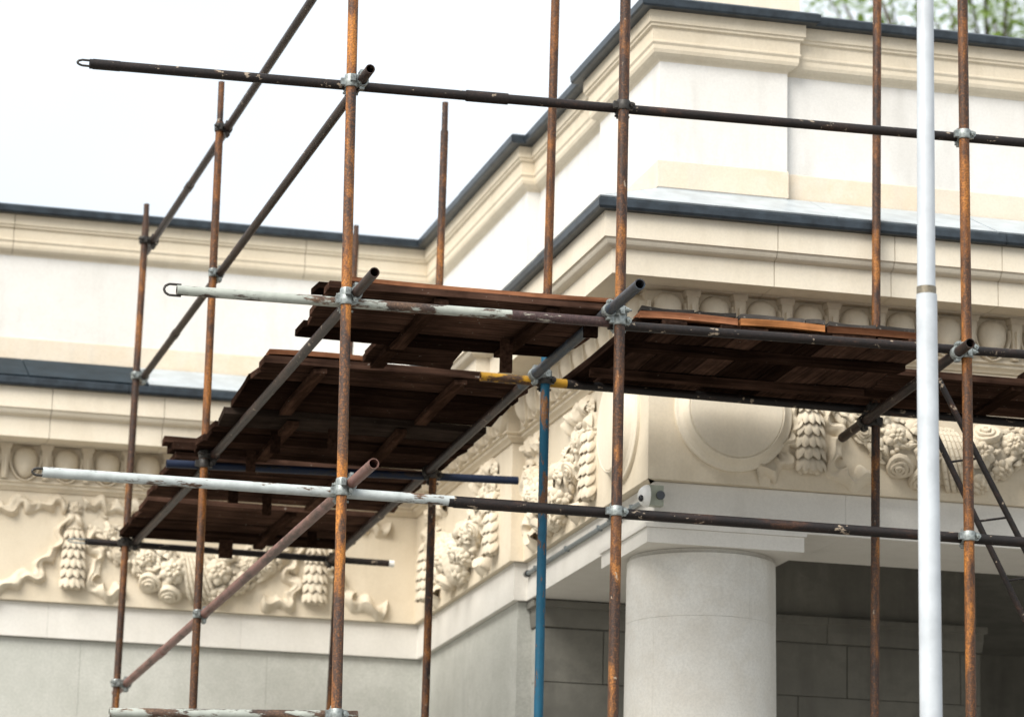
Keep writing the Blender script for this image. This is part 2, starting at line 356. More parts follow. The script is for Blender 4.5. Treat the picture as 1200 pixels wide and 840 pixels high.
mb = MB(); mb.box(5.72, 18.45, 7.95, 6.44, 19.3, 9.2); mb.box(5.68, 18.41, 9.2, 6.48, 19.34, 9.32); mb.build('roof_parapet_block', 'cream_pale', bld, smooth=False)

# ---- egg and dart course
def egg_mesh():
    mb = MB(); n, k = 18, 8
    vs = []; hw, hh, dp = .083, .112, .090
    for i in range(k+1):
        a = math.pi/2*i/k
        for j in range(n):
            t = 2*math.pi*j/n; w = hw*(1+.20*math.sin(t))
            vs.append((math.cos(t)*w*math.cos(a), -dp*math.sin(a), math.sin(t)*hh*math.cos(a)))
    mb.add(vs, [(i*n+j, i*n+(j+1) % n, (i+1)*n+(j+1) % n, (i+1)*n+j) for i in range(k) for j in range(n)])
    # cup round the egg: an open U-shaped rim
    pr = [(-.004, .0), (.0, -.030), (.007, -.038), (.015, -.036), (.020, -.02), (.022, .0)]; m = 21; vs = []
    for i in range(m):
        t = math.pi*.86 + math.pi*1.28*i/(m-1)
        for (o, y) in pr:
            w = (hw+.010+o)*(1+.16*math.sin(t)); vs.append((math.cos(t)*w, y, math.sin(t)*(hh+.006+o*.6)))
    q = len(pr)
    mb.add(vs, [(i*q+j, i*q+j+1, (i+1)*q+j+1, (i+1)*q+j) for i in range(m-1) for j in range(q-1)])
    me = MB.build(mb, 'egg', 'relief', angle=50); d = me.data; bpy.data.objects.remove(me); return d
def dart_mesh():
    mb = MB()
    def prism(c, w0, w1, z0, z1, y0, y1):
        mb.add([(c-w0, 0, z0), (c+w0, 0, z0), (c+w1, 0, z1), (c-w1, 0, z1), (c-w0*.8, -y0, z0), (c+w0*.8, -y0, z0), (c+w1*.85, -y1, z1), (c-w1*.85, -y1, z1)],
               [(0, 3, 2, 1), (4, 5, 6, 7), (0, 1, 5, 4), (1, 2, 6, 5), (2, 3, 7, 6), (3, 0, 4, 7)])
    prism(0, .022, .040, -.116, .117, .040, .060)
    prism(0, .005, .013, -.108, .04, .060, .074)
    prism(0, .046, .052, .085, .117, .062, .070)
    me = MB.build(mb, 'dart', 'relief', smooth=False); d = me.data; bpy.data.objects.remove(me); return d
EGG, DART = egg_mesh(), dart_mesh()
def eggs(a, b):
    a = Vector((*a, 0)); b = Vector((*b, 0)); d = (b-a); L = d.length; d /= L; nn = Vector((d.y, -d.x, 0))
    n = round(L/.268); s = L/n
    for i in range(n):
        for me, nm, t in ((EGG, 'egg', i+.5), (DART, 'dart', i+1.0)):
            if nm == 'dart' and i == n-1: continue
            p = a + d*(t*s) + nn*.048
            mtx = Matrix(((d.x, -nn.x, 0, p.x), (d.y, -nn.y, 0, p.y), (0, 0, 1, 6.195), (0, 0, 0, 1)))
            link(nm, me, bld, matrix=mtx)
eggs((.6, YL), (XA-.10, YL)); eggs((XA, YL-.10), (XA, YA-.07)); eggs((XB, YA-.12), (XB, YP-.07)); eggs((XB-.07, YP), (8.9, YP))

# ---- carved frieze
class Frame:
    def __init__(s, o, u, n): s.o = Vector(o); s.u = Vector(u); s.n = Vector(n); s.z = Vector((0, 0, 1))
    def p(s, u, v, w=0): return s.o + s.u*u + s.z*v + s.n*w
    def d(s, u, v, w=0): return s.u*u + s.z*v + s.n*w
def dome(mb, o, a, b, n, L, W, H, point=0.0, na=6, nb=4, curl=0.0):
    """leaf/petal: raised pillow from o along a (length L), width W along b, height H along n"""
    vs = []
    for i in range(na+1):
        s = i/na; w = math.sin(math.pi*(s**(1-.35*point)))**.6 * (1-point*s*.75) if 0 < s < 1 else 0.0
        for j in range(nb+1):
            t = 2*j/nb-1
            h = H*(1-t*t)*(math.sin(math.pi*min(1, s*.9+.08))) + curl*s*s
            vs.append(o + a*(L*s) + b*(W*w*t) + n*h)
    mb.add(vs, [(i*(nb+1)+j, i*(nb+1)+j+1, (i+1)*(nb+1)+j+1, (i+1)*(nb+1)+j) for i in range(na) for j in range(nb)])
def ball(mb, c, ax, ay, az, n=10, k=4):
    vs = []
    for i in range(k+1):
        t = math.pi/2*i/k
        for j in range(n):
            q = 2*math.pi*j/n; vs.append(c + ax*(math.cos(q)*math.cos(t)) + ay*(math.sin(q)*math.cos(t)) + az*math.sin(t))
    mb.add(vs, [(i*n+j, i*n+(j+1) % n, (i+1)*n+(j+1) % n, (i+1)*n+j) for i in range(k) for j in range(n)])
def torus(mb, c, ax, ay, az, R, r, n=18, k=6, wob=0.0, ph=0.0):
    vs = []
    for i in range(n):
        q = 2*math.pi*i/n; rr = R*(1+wob*math.sin(3*q+ph))
        for j in range(k):
            t = 2*math.pi*j/k
            vs.append(c + (ax*math.cos(q)+ay*math.sin(q))*(rr+r*math.cos(t)) + az*(r*1.3*math.sin(t)))
    mb.add(vs, [(i*k+j, i*k+(j+1) % k, ((i+1) % n)*k+(j+1) % k, ((i+1) % n)*k+j) for i in range(n) for j in range(k)])
def rosette(F, c, nrm, r, parent, petals=6, kind='rosette'):
    mb = MB(); n = nrm.normalized(); a = F.z.cross(n).normalized(); b = n.cross(a); ph = rnd.uniform(0, 1)
    if kind == 'rosette':
        for ring, (pr, L, H) in enumerate(((.12, .9, .30), (.05, .62, .42))):
            for i in range(petals):
                q = 2*math.pi*(i+.5*ring+ph)/petals; da = a*math.cos(q)+b*math.sin(q); db = n.cross(da)
                dome(mb, c + da*(r*pr) + n*(r*.12*ring), da, db, n, r*L, r*(.40 if ring == 0 else .27), r*H*1.25, 0, 6, 4, r*.05)
        ball(mb, c+n*r*.22, a*r*.26, b*r*.26, n*r*.3)
    else:
        for k, (R, rr) in enumerate(((.78, .24), (.50, .20), (.24, .15))):
            torus(mb, c+n*(r*(.10+.2*k)), a, b, n, r*R, r*rr, 16, 6, .10, ph*6+k*2)
        ball(mb, c+n*r*.45, a*r*.16, b*r*.16, n*r*.22)
    o = mb.build(kind, 'relief', parent, recalc=False, angle=60); return o
def swag(F, u0, u1, vt, sag, r0, r1):
    mb = MB(); N = 26
    def ctr(t): 
        x = 2*t-1; return u0+(u1-u0)*t, vt - sag*(1-x*x)**1.0
    def rad(t): return r0 + (r1-r0)*math.sin(math.pi*t)**1.3
    def fr(t, phi, k=1.0):
        u, v = ctr(t); e = 1e-3; ua, va = ctr(min(1, t+e)); ub, vb = ctr(max(0, t-e)); l = math.hypot(ua-ub, va-vb)
        tu, tv = (ua-ub)/l, (va-vb)/l; pu, pv = -tv, tu; r = rad(t)
        pos = F.p(u+pu*math.sin(phi)*r*k, v+pv*math.sin(phi)*r*k, math.cos(phi)*r*.58*k)
        nn = F.d(pu*math.sin(phi), pv*math.sin(phi), math.cos(phi)*.9+.15).normalized(); return pos, nn, F.d(tu, tv)
    K = 8; vs = []
    for i in range(N+1):
        for j in range(K+1): vs.append(fr(i/N, math.pi*(j/K-.5)*1.02, .88)[0])
    mb.add(vs, [(i*(K+1)+j, i*(K+1)+j+1, (i+1)*(K+1)+j+1, (i+1)*(K+1)+j) for i in range(N) for j in range(K)])
    for i in range(210):
        t = rnd.uniform(.01, .99)
        if abs(t-.5) < .075: continue
        phi = rnd.uniform(-1.5, 1.5); p, n, tg = fr(t, phi, .92); s = 1 if t < .5 else -1
        ang = rnd.uniform(-.9, .9); b0 = n.cross(tg).normalized(); a = (tg*s*math.cos(ang) + b0*math.sin(ang)); a = (a - n*a.dot(n)).normalized(); b = n.cross(a)
        L = rnd.uniform(.045, .085); dome(mb, p - a*L*.5, a, b, n, L, L*.34, L*.34, .7, 5, 4, L*.25)
    for i in range(60):
        t = rnd.uniform(.03, .97)
        if abs(t-.5) < .08: continue
        p, n, tg = fr(t, rnd.uniform(-1.3, 1.3), .98); b0 = n.cross(tg).normalized(); r = rnd.uniform(.012, .022); ball(mb, p, tg*r, b0*r, n*r*1.2, 8, 3)
    o = reg(mb.build('swag', 'relief', bld, recalc=False, angle=60))
    tl = [(.07, .2), (.15, -.5), (.17, .75), (.25, .1), (.31, -.95), (.33, .9), (.385, .0), (.40, -1.15), (.61, .1), (.60, -1.1), (.67, .85), (.69, -.75), (.76, .1), (.83, -.6), (.84, .7), (.93, .1)]
    for i, (t, phi) in enumerate(tl):
        p, n, tg = fr(t, phi, .98); rosette(F, p, n, rad(t)*rnd.uniform(.50, .62), o, rnd.choice((6, 7, 8)), 'rose' if i % 3 == 1 else 'rosette')
    wb = MB()                                   # ribbon bands wrapped diagonally round the middle
    for k in range(6):
        pts = [fr(.5 + (k-2.5)*.021 + (-.05)*(ph/1.5), ph, 1.03)[0] for ph in [-1.55+3.1*q/12 for q in range(13)]]
        for q0, q1 in zip(pts, pts[1:]): wb.cyl(q0, q1, .0155, n=6)
    wb.build('wrap_band', 'relief', o)
def drop(F, u, vt, vb, w):
    mb = MB(); H = vt-vb; N = 10; K = 8
    def rr(t): return w*(.34+.14*math.sin(t*3.0)+.26*t)*(1 if t < .93 else .8)
    vs = []
    for i in range(N+1):
        t = i/N
        for j in range(K+1):
            q = math.pi*(j/K-.5); vs.append(F.p(u+math.sin(q)*rr(t)*.9, vt-H*t, math.cos(q)*rr(t)*.75))
    mb.add(vs, [(i*(K+1)+j, i*(K+1)+j+1, (i+1)*(K+1)+j+1, (i+1)*(K+1)+j) for i in range(N) for j in range(K)] + [tuple(N*(K+1)+j for j in range(K+1))])
    for k in range(2):                          # collar rings
        pts = [F.p(u+math.sin(q)*rr(.12)*1.05, vt-H*(.2+.06*k), math.cos(q)*rr(.12)*.85) for q in [-1.5+3*i/8 for i in range(9)]]
        mb.tubepath(pts, .010, 6)
    for tier in range(6):
        t = .25+tier*.125; n = 5 if tier % 2 else 4
        for i in range(n):
            q = -1.25+2.5*(i+.5)/n; r = rr(t)
            nn = F.d(math.sin(q), -.1, math.cos(q)).normalized(); a = F.d(math.sin(q)*.12, -1, .25).normalized(); a = (a-nn*a.dot(nn)*.6).normalized()
            L = .072+.004*tier; dome(mb, F.p(u+math.sin(q)*r*.86, vt-H*t+.02, math.cos(q)*r*.66), a, nn.cross(a).normalized(), nn, L, .025+.003*tier, .022, .25, 7, 4, .034)
    for i in range(9):
        q = -1.3+2.6*i/8; r = rr(1)
        ball(mb, F.p(u+math.sin(q)*r*.75, vb+.012+.012*(i % 2), math.cos(q)*r*.7), F.u*.024, F.z*.03, F.n*.03, 8, 3)
    for s in (-1, 1):
        dome(mb, F.p(u, vt-.005, .02), F.d(s*.55, -.8, .1).normalized(), F.d(.8, s*.5, 0).normalized(), F.n, .11, .03, .04, .5)
    o = reg(mb.build('drop', 'relief', bld, recalc=False, angle=60))
    rosette(F, F.p(u, vt+.035, .012), F.n, w*.42, o, 7)
def ribbon(F, pts, w0, w1, waves, amp=.035):
    """fluttering ribbon: an elliptical ridge following a smooth path, twisting as it goes"""
    mb = MB(); n = len(pts); N = 12*(n-1); K = 6; vs = []
    def cr_(t):
        x = t*(n-1); i = min(int(x), n-2); f = x-i
        P = [Vector((*pts[max(0, min(n-1, i+k))], 0)) for k in (-1, 0, 1, 2)]
        return .5*((2*P[1]) + (-P[0]+P[2])*f + (2*P[0]-5*P[1]+4*P[2]-P[3])*f*f + (-P[0]+3*P[1]-3*P[2]+P[3])*f**3)
    for i in range(N+1):
        t = i/N; c = cr_(t); d = (cr_(min(1, t+.01))-cr_(max(0, t-.01))).normalized(); px, pv = -d.y, d.x
        hw = (w0+(w1-w0)*t)*(.55+.45*abs(math.cos(waves*math.pi*t))); off = amp*math.sin(waves*2*math.pi*t+.6)*.6
        c2u, c2v = c.x+px*off, c.y+pv*off
        for j in range(K+1):
            q = 2*j/K-1; vs.append(F.p(c2u+px*hw*q, c2v+pv*hw*q, (1-q*q)**.7*(.026+.036*abs(math.sin(waves*math.pi*t+.5)))+(.012*math.sin(q*5+t*9))*(1-abs(q))))
    mb.add(vs, [(i*(K+1)+j, i*(K+1)+j+1, (i+1)*(K+1)+j+1, (i+1)*(K+1)+j) for i in range(N) for j in range(K)])
    mb.build('ribbon', 'relief', bld, recalc=False, angle=60)
def bay(F, u0, u1, first=True, last=True):
    """drops at u0 and u1 with a flower swag between and ribbons fluttering from each knot"""
    swag(F, u0+.13, u1-.13, .56, .335, .075, .165)
    if last: drop(F, u1, .60, .10, .130)
    if first: drop(F, u0, .60, .10, .130)
    for u, s in ((u0, 1), (u1, -1)):
        ribbon(F, [(u+s*.06, .66), (u+s*.16, .685), (u+s*.27, .66), (u+s*.40, .67), (u+s*.52, .64)], .05, .065, 4.2)
        ribbon(F, [(u+s*.10, .50), (u+s*.12, .38), (u+s*.19, .30), (u+s*.13, .20), (u+s*.17, .10), (u+s*.26, .075), (u+s*.36, .10)], .04, .065, 4.5)
def tail(F, u, s):
    ribbon(F, [(u+s*.05, .655), (u+s*.16, .68), (u+s*.27, .64), (u+s*.38, .665), (u+s*.50, .62)], .05, .065, 4.2)
    ribbon(F, [(u+s*.09, .52), (u+s*.13, .40), (u+s*.11, .31), (u+s*.20, .24), (u+s*.24, .14), (u+s*.36, .10), (u+s*.50, .07)], .04, .075, 5)
FL = Frame((0, YL, FZ0), (1, 0, 0), (0, -1, 0))
bay(FL, 2.744, 4.395); tail(FL, 4.395, 1); U_ = 2.744
ribbon(FL, [(U_-.05, .655), (U_-.14, .675), (U_-.25, .63), (U_-.36, .66), (U_-.48, .60), (U_-.60, .63), (U_-.74, .55)], .05, .06, 5.2)
ribbon(FL, [(U_-.04, .60), (U_-.09, .46), (U_-.11, .35), (U_-.19, .28), (U_-.24, .17), (U_-.36, .14), (U_-.48, .06), (U_-.62, .05)], .03, .07, 5.6)
bay(FL, -.56, 1.09); tail(FL, 1.09, 1)
FA = Frame((XA, YL, FZ0), (0, -1, 0), (-1, 0, 0))
bay(FA, .42, 2.26); 
FB = Frame((XB, YA, FZ0), (0, -1, 0), (-1, 0, 0))
bay(FB, .02, 1.56, False, True)
FP = Frame((0, YP, FZ0), (1, 0, 0), (0, -1, 0))
bay(FP, 6.085, 7.72); bay(FP, 7.72, 9.36, False, True); tail(FP, 6.085, -.62)
def roundel(F, u, v, out):
    mb = MB(); n = 48; prof = [(.335, 0), (.335, .018), (.330, .023), (.318, .026), (.300, .040), (.282, .066), (.276, .074), (.270, .076), (.266, .070), (.262, .0755), (0, .0755)]
    vs = []
    for (r, w) in prof[:-1]:
        for i in range(n):
            q = 2*math.pi*i/n; vs.append(F.p(u+math.cos(q)*r, v+math.sin(q)*r, w+out))
    k = len(prof)-1
    mb.add(vs, [(a*n+i, a*n+(i+1) % n, (a+1)*n+(i+1) % n, (a+1)*n+i) for a in range(k-1) for i in range(n)] + [tuple((k-1)*n+i for i in range(n))])
    mb.build('roundel', 'cream_pale', bld, recalc=True, angle=12)
roundel(FP, 5.645, .40, .02); roundel(FB, 2.69-.47, .40, .02)

# ---- column: drums in two halves, abacus with lip
CX, CY = 5.615, 17.728
def colr(z): return .432 - .022*(z/4.92)**2
def half_drum(z0, z1, a0):
    mb = MB(); n = 22; K = 5; g2 = .0004; vs = []
    for k in range(K+1):
        z = z0+.0005 + (z1-z0-.001)*k/K; r = colr(z) - (.0007 if k in (0, K) else 0)
        for i in range(n+1):
            q = a0 + g2/r + (math.pi-2*g2/r)*i/n; vs.append((CX+r*math.cos(q), CY+r*math.sin(q), z))
    c0 = len(vs); vs += [(CX, CY, z0+.002), (CX, CY, z1-.002)]
    fs = [(k*(n+1)+i, k*(n+1)+i+1, (k+1)*(n+1)+i+1, (k+1)*(n+1)+i) for k in range(K) for i in range(n)]
    fs += [tuple([c0]+[i for i in range(n, -1, -1)]), tuple([c0+1]+[K*(n+1)+i for i in range(n+1)])]
    fs += [tuple([c0]+[k*(n+1) for k in range(K+1)]+[c0+1]), tuple([c0+1]+[k*(n+1)+n for k in range(K, -1, -1)]+[c0])]
    mb.add(vs, fs); return mb.build('column_drum', 'column', bld, angle=40)
zs = [.32, 1.2, 2.3, 3.45, 4.56, 4.905]
for i, (a, b) in enumerate(zip(zs, zs[1:])):
    q = R_(-68) if i == 4 else R_(20+65*i)
    half_drum(a, b, q); half_drum(a, b, q+math.pi)
mb = MB()
mb.cyl((CX, CY, 4.907), (CX, CY, 4.928), .385, .40, 40); mb.build('echinus', 'column', bld)
mb = MB(); mb.box(CX-.445, CY-.445, 4.93, CX+.445, CY+.445, 5.012); mb.box(CX-.457, CY-.457, 5.013, CX+.457, CY+.457, 5.037); mb.build('abacus', 'archi', bld, smooth=False)
mb = MB(); mb.box(CX-.56, CY-.56, 0, CX+.56, CY+.56, .16); mb.cyl((CX, CY, .161), (CX, CY, .318), .54, .46, 40); mb.build('column_base', 'column', bld)
# second column further along the portico, outside the picture
mb = MB(); mb.cyl((9.2, CY, 0), (9.2, CY, 4.93), .432, .41, 36, cuts=4); mb.box(8.755, CY-.445, 4.932, 9.645, CY+.445, 5.037); mb.build('far_column', 'column', bld)
mb = MB(); mb.cyl((13.2, CY, 0), (13.2, CY, 4.93), .432, .41, 36, cuts=4); mb.box(12.755, CY-.445, 4.932, 13.645, CY+.445, 5.037); mb.build('far_column', 'column', bld)

# ------------------------------------------------------------------ fixtures on the building
t = thing('wall_fixture', 'small white round-headed fixture with grey-green box on the architrave corner', 'light fixture', (5.20, 17.36, 5.13))
mb = MB(); mb.box(5.155, 17.20, 5.115, 5.235, 17.255, 5.225); b_ = mb.build('housing', 'plast_g', t, smooth=False)
mb = MB(); mb.cyl((5.215, 17.20, 5.17), (5.215, 17.185, 5.17), .024, n=16); mb.build('knob', 'lens', t)
mb = MB(); ball(mb, Vector((5.155, 17.23, 5.168)), Vector((0, .055, 0)), Vector((0, 0, .062)), Vector((-.055, 0, 0)), 18, 7)
mb.cyl((5.156, 17.23, 5.168), (5.150, 17.23, 5.168), .06, n=18); mb.build('dome_head', 'plast_w', t)
mb = MB(); ball(mb, Vector((5.112, 17.207, 5.15)), Vector((.4, -.9, 0)).normalized()*.018, Vector((0, 0, .02)), Vector((-.9, -.4, -.1)).normalized()*.016, 12, 4); mb.build('lens', 'lens', t)
mb = MB(); mb.box(5.19, 17.255, 5.15, 5.21, 17.33, 5.19); mb.build('bracket', 'plast_g', t, smooth=False)
t = thing('conduit_pipe', 'thin grey conduit pipe running along the portico side architrave', 'pipe', (5.20, 19, 5.2))
mb = MB(); mb.tubepath([(5.207, YA-.03, 5.195), (5.207, 19.0, 5.195), (5.207, 17.45, 5.192)], .013, 10); mb.build('tube', 'cable', t)
for y in (19.75, 19.05, 18.35, 17.7):
    mb = MB(); mb.box(5.19, y-.008, 5.179, 5.222, y+.008, 5.211); mb.build('clip', 'cable', t, smooth=False)
mb = MB(); mb.cyl((5.207, YA-.005, 5.195), (5.207, YA-.045, 5.195), .021, n=12); mb.build('end_gland', 'lens', t)

# ------------------------------------------------------------------ flagpole
t = thing('flagpole', 'tall smooth white pole with a tarnished ring, standing before the right-hand scaffold post', 'pole', (5.113, 13, 0))
mb = MB(); mb.cyl((5.113, 13, 0), (5.100, 13, 5.235), .052, .0440, 24, cuts=3); mb.build('lower_shaft', 'pole', t)
mb = MB(); mb.cyl((5.099, 13, 5.236), (5.099, 13, 5.268), .0415, n=24); mb.build('collar_ring', 'ring', t)
mb = MB(); mb.cyl((5.099, 13, 5.269), (5.116, 13, 9.2), .0385, .030, 24, cuts=3); mb.build('upper_shaft', 'pole', t)
mb = MB(); mb.cyl((5.113, 13, 0), (5.113, 13, .04), .14, n=24); mb.build('base_plate', 'galv_d', t)

# ------------------------------------------------------------------ scaffold
YF, YM, YR, YB = 15.49, 16.84, 19.15, 21.80
sc_ = thing('scaffold', 'rusty steel tube scaffold clamped together in front of the building corner', 'scaffold', (4.6, 17, 0))
RT = .0235
def ext(a, b, z):                       # point of line a-b at height z
    a, b = Vector(a), Vector(b); k = (z-a.z)/(b.z-a.z); return a+(b-a)*k
def tube(name, a, b, m, r=RT, label=None, sag=0, cuts=1):
    mb = MB(); mb.cyl(a, b, r, n=16, hollow=True, sag=sag, cuts=cuts); o = mb.build(name, m, sc_, angle=40)
    if label: o['label'] = label
    return reg(o)
def joint_sleeve(parent, a, b, f, L, m, r=.0285):
    a, b = Vector(a), Vector(b); d = (b-a).normalized(); c = a.lerp(b, f); mb = MB(); mb.cyl(c-d*L/2, c+d*L/2, r, n=16); mb.build('joint_sleeve', m, parent, angle=40)
posts = {}
def post(key, a, b, m, top=None, r=RT, label=None, bottom=.01):
    t_ = ext(a, b, top) if top else Vector(a); bt = ext(a, b, bottom); posts[key] = (t_, bt)
    o = tube('post', t_, bt, m, r, label)
    mb = MB(); mb.box(bt.x-.07, bt.y-.07, 0.0, bt.x+.07, bt.y+.07, .009); mb.build('base_plate', 'galv_d', o, smooth=False)
    return o
p1 = post('F1', (3.109, YF, 7.165), (3.140, YF, 3.660), 'rust_a', 8.2, .0255)
p2 = post('F2', (4.490, YF, 7.315), (4.474, YF, 3.730), 'rust_e', 8.3, .0265)
p3 = post('F3', (6.286, YF, 7.510), (6.290, YF, 3.826), 'rust_b', 8.4, .0262)
m2 = tube('post', (4.493, YM, 8.3), (4.472, YM, 5.80), 'rust_b'); posts['M2u'] = (Vector((4.493, YM, 8.3)), Vector((4.472, YM, 5.8)))
m2b = post('M2', (4.4715, YM, 5.797), (4.468, YM, 3.895), 'blue_p', None, .0245, 'blue-painted lower post, paint scratched to rust')
p4 = post('F4', (8.10, YF, 7.6), (8.10, YF, 3.9), 'rust_e', 8.4)
p4b = post('M4', (8.14, YM, 7.6), (8.12, YM, 3.9), 'rust_b', 8.4)
p5 = post('M3', (6.329, YM, 7.970), (6.296, YM, 3.992), 'rust_e', 8.5)
p6 = post('M1', (3.0645, YR, 7.63), (3.051, YR, 4.152), 'rust_b')
p7 = post('B2', (4.429, YR, 7.71), (4.403, YR, 4.174), 'rust_e')
p8 = post('B1', (3.0205, YB, 7.72), (2.971, YB, 4.478), 'rust_e')
p9 = post('P', (4.4465, YB, 7.72), (4.372, YB, 4.525), 'rust_e')
for p_, k, dz in ((p6, 'M1', .25), (p7, 'B2', .18), (p8, 'B1', .13), (p9, 'P', .11)):          # spigots at the post tops
    mb = MB(); a = posts[k][0]; mb.cyl(a-Vector((0, 0, .05)), a+Vector((0, 0, dz)), .0185, n=14); mb.build('spigot', 'rust_e', p_)
tubes = {}
def run(key, name, a, b, m, r=RT, label=None, sag=0): tubes[key] = (Vector(a), Vector(b)); return tube(name, a, b, m, r, label, sag, 6 if sag else 1)
o = .052; Y1 = YF+o
lt = run('top', 'ledger', (1.849, Y1, 6.723), (8.3, Y1, 6.819), 'rust_c', .0238)
joint_sleeve(lt, *tubes['top'], .303, .21, 'rust_c'); joint_sleeve(lt, *tubes['top'], .0125, .13, 'rust_c', .0255)
lm = run('mid', 'ledger', (2.315, Y1, 5.648), (3.97, Y1, 5.6627), 'white_q', .0245, 'ledger with flaking greyish white paint')
lmr = run('midr', 'ledger', (3.95, Y1, 5.6625), (4.453, Y1, 5.667), 'white_r', .0250, 'rusty ledger end with remnants of white paint')
lm2 = run('mid2', 'ledger', (4.44, Y1+.004, 5.655), (8.3, Y1, 5.703), 'rust_c', .0235)
ll = run('low', 'ledger', (1.729, Y1, 4.729), (3.70, Y1, 4.728), 'white_p', .0250, 'ledger with smooth chalky white paint')
ll2 = run('low2', 'ledger', (3.66, Y1, 4.7235), (8.3, Y1, 4.719), 'rust_c', .0262)
joint_sleeve(ll2, (3.66, Y1, 4.7235), (7.4, Y1, 4.720), .055, .36, 'rust_c', .0292)
lb = run('bot', 'ledger', (2.091, Y1, 3.631), (3.25, Y1, 3.679), 'white_q', .0245)
yl = run('yel', 'ledger', (4.134, YM+o, 5.671), (4.60, YM+o, 5.667), 'yellow_p', .0252, 'ledger end with chipped yellow paint')
yl2 = run('yel2', 'ledger', (4.58, YM+o, 5.667), (8.4, YM+o, 5.641), 'rust_c', .0240)
nv = run('navy', 'ledger', (2.845, YR+o, 5.566), (4.942, YR+o, 5.614), 'navy_p', .0240, 'ledger painted dark blue')
th = run('thin', 'ledger', (2.731, YB+o, 5.562), (4.759, YB+o, 5.546), 'rust_c', .0220)
T = 'transom'
t1 = run('T1', T, (3.166, 15.304, 6.758), (3.053, 21.97, 6.672), 'rust_d'); joint_sleeve(t1, *tubes['T1'], .80, .10, 'rust_d', .027)
tu = run('Tup', T, (3.163, 15.20, 7.593), (3.071, 22.10, 7.598), 'rust_d'); joint_sleeve(tu, *tubes['Tup'], .76, .10, 'rust_d', .027)
tm = run('Tm1', T, (3.174, 15.097, 5.697), (3.106, 19.36, 5.619), 'rust_d', .0245)
tm2 = run('Tm2', T, (4.432, 14.980, 5.719), (4.414, 17.10, 5.690), 'steel_p', .0268, 'transom end with blue-grey paint')
tm3 = run('Tm2b', T, (4.415, 17.05, 5.690), (4.345, 21.90, 5.532), 'rust_d', .0250)
tw = run('Tw', T, (3.115, 19.45, 5.605), (3.045, 21.95, 5.565), 'rust_d', .0240)
tl = run('Tl1', T, (3.184, 15.032, 4.774), (3.022, 22.20, 4.634), 'pink_p', .0255, 'transom with faded reddish paint'); joint_sleeve(tl, *tubes['Tl1'], .765, .16, 'pink_p', .029)
t3 = run('T3', T, (6.236, 15.315, 5.656), (6.250, 17.20, 5.562), 'rust_d', .0255)
# wire loops at ledger ends
def loop(parent, c, L, h, m='galv_d', r=.0058):
    c = Vector(c); pts = [c+Vector(q) for q in ((.02, 0, h), (-L*.6, 0, h), (-L*.9, 0, h*.6), (-L, 0, 0), (-L*.9, 0, -h*.6), (-L*.6, 0, -h), (.02, 0, -h))]
    mb = MB(); mb.tubepath(pts, r, 8); mb.build('end_loop', m, parent)
loop(lt, (1.85, Y1, 6.725), .06, .014); loop(lm, (2.316, Y1, 5.648), .062, .027, 'galv_d', .006); loop(ll, (1.73, Y1, 4.729), .05, .016); loop(th, (2.732, YB+o, 5.562), .115, .013, 'galv', .005)
mb = MB(); mb.cyl((4.75, YB+o, 5.546), (4.785, YB+o, 5.5455), .023, n=14); mb.build('end_cap', 'plast_w', th)
# couplers ---------------------------------------------------------------
def coupler_mesh():
    mb = MB()
    def band(c, ax, r0=.0262, r1=.0345, L=.048):
        c = Vector(c); ax = Vector(ax); e = ax.orthogonal().normalized(); g_ = ax.cross(e); n = 18; vs = []
        for (s, r) in ((-.5, r0), (-.5, r1-.003), (-.38, r1), (.38, r1), (.5, r1-.003), (.5, r0)):
            for i in range(n):
                q = 2*math.pi*i/n; vs.append(c + ax*(L*s) + (e*math.cos(q)+g_*math.sin(q))*r)
        mb.add(vs, [(k*n+i, k*n+(i+1) % n, (k+1)*n+(i+1) % n, (k+1)*n+i) for k in range(5) for i in range(n)])
    band((0, 0, 0), (0, 0, 1)); band((0, .052, 0), (1, 0, 0))
    mb.box(-.022, .020, -.021, .022, .033, .021)
    mb.box(-.052, -.013, -.017, -.028, .011, .017); mb.box(.027, -.012, -.02, .047, .010, .02)
    mb.box(-.017, .040, .028, .017, .064, .046); mb.box(-.02, .042, -.052, .02, .062, -.027)
    me = mb.build('coupler', 'galv', angle=40); d = me.data; bpy.data.objects.remove(me); return d
def bolt_mesh():
    mb = MB(); mb.cyl((0, -.045, 0), (0, .03, 0), .0062, n=8); mb.cyl((0, -.032, 0), (0, -.018, 0), .0125, n=6); mb.cyl((0, -.018, 0), (0, -.015, 0), .016, n=12)
    me = mb.build('bolt', 'galv', angle=40); d = me.data; bpy.data.objects.remove(me); return d
CM, BM = coupler_mesh(), bolt_mesh()
CMD = CM.copy(); CMD.materials[0] = M['galv_d']; BMD = BM.copy(); BMD.materials[0] = M['galv_d']
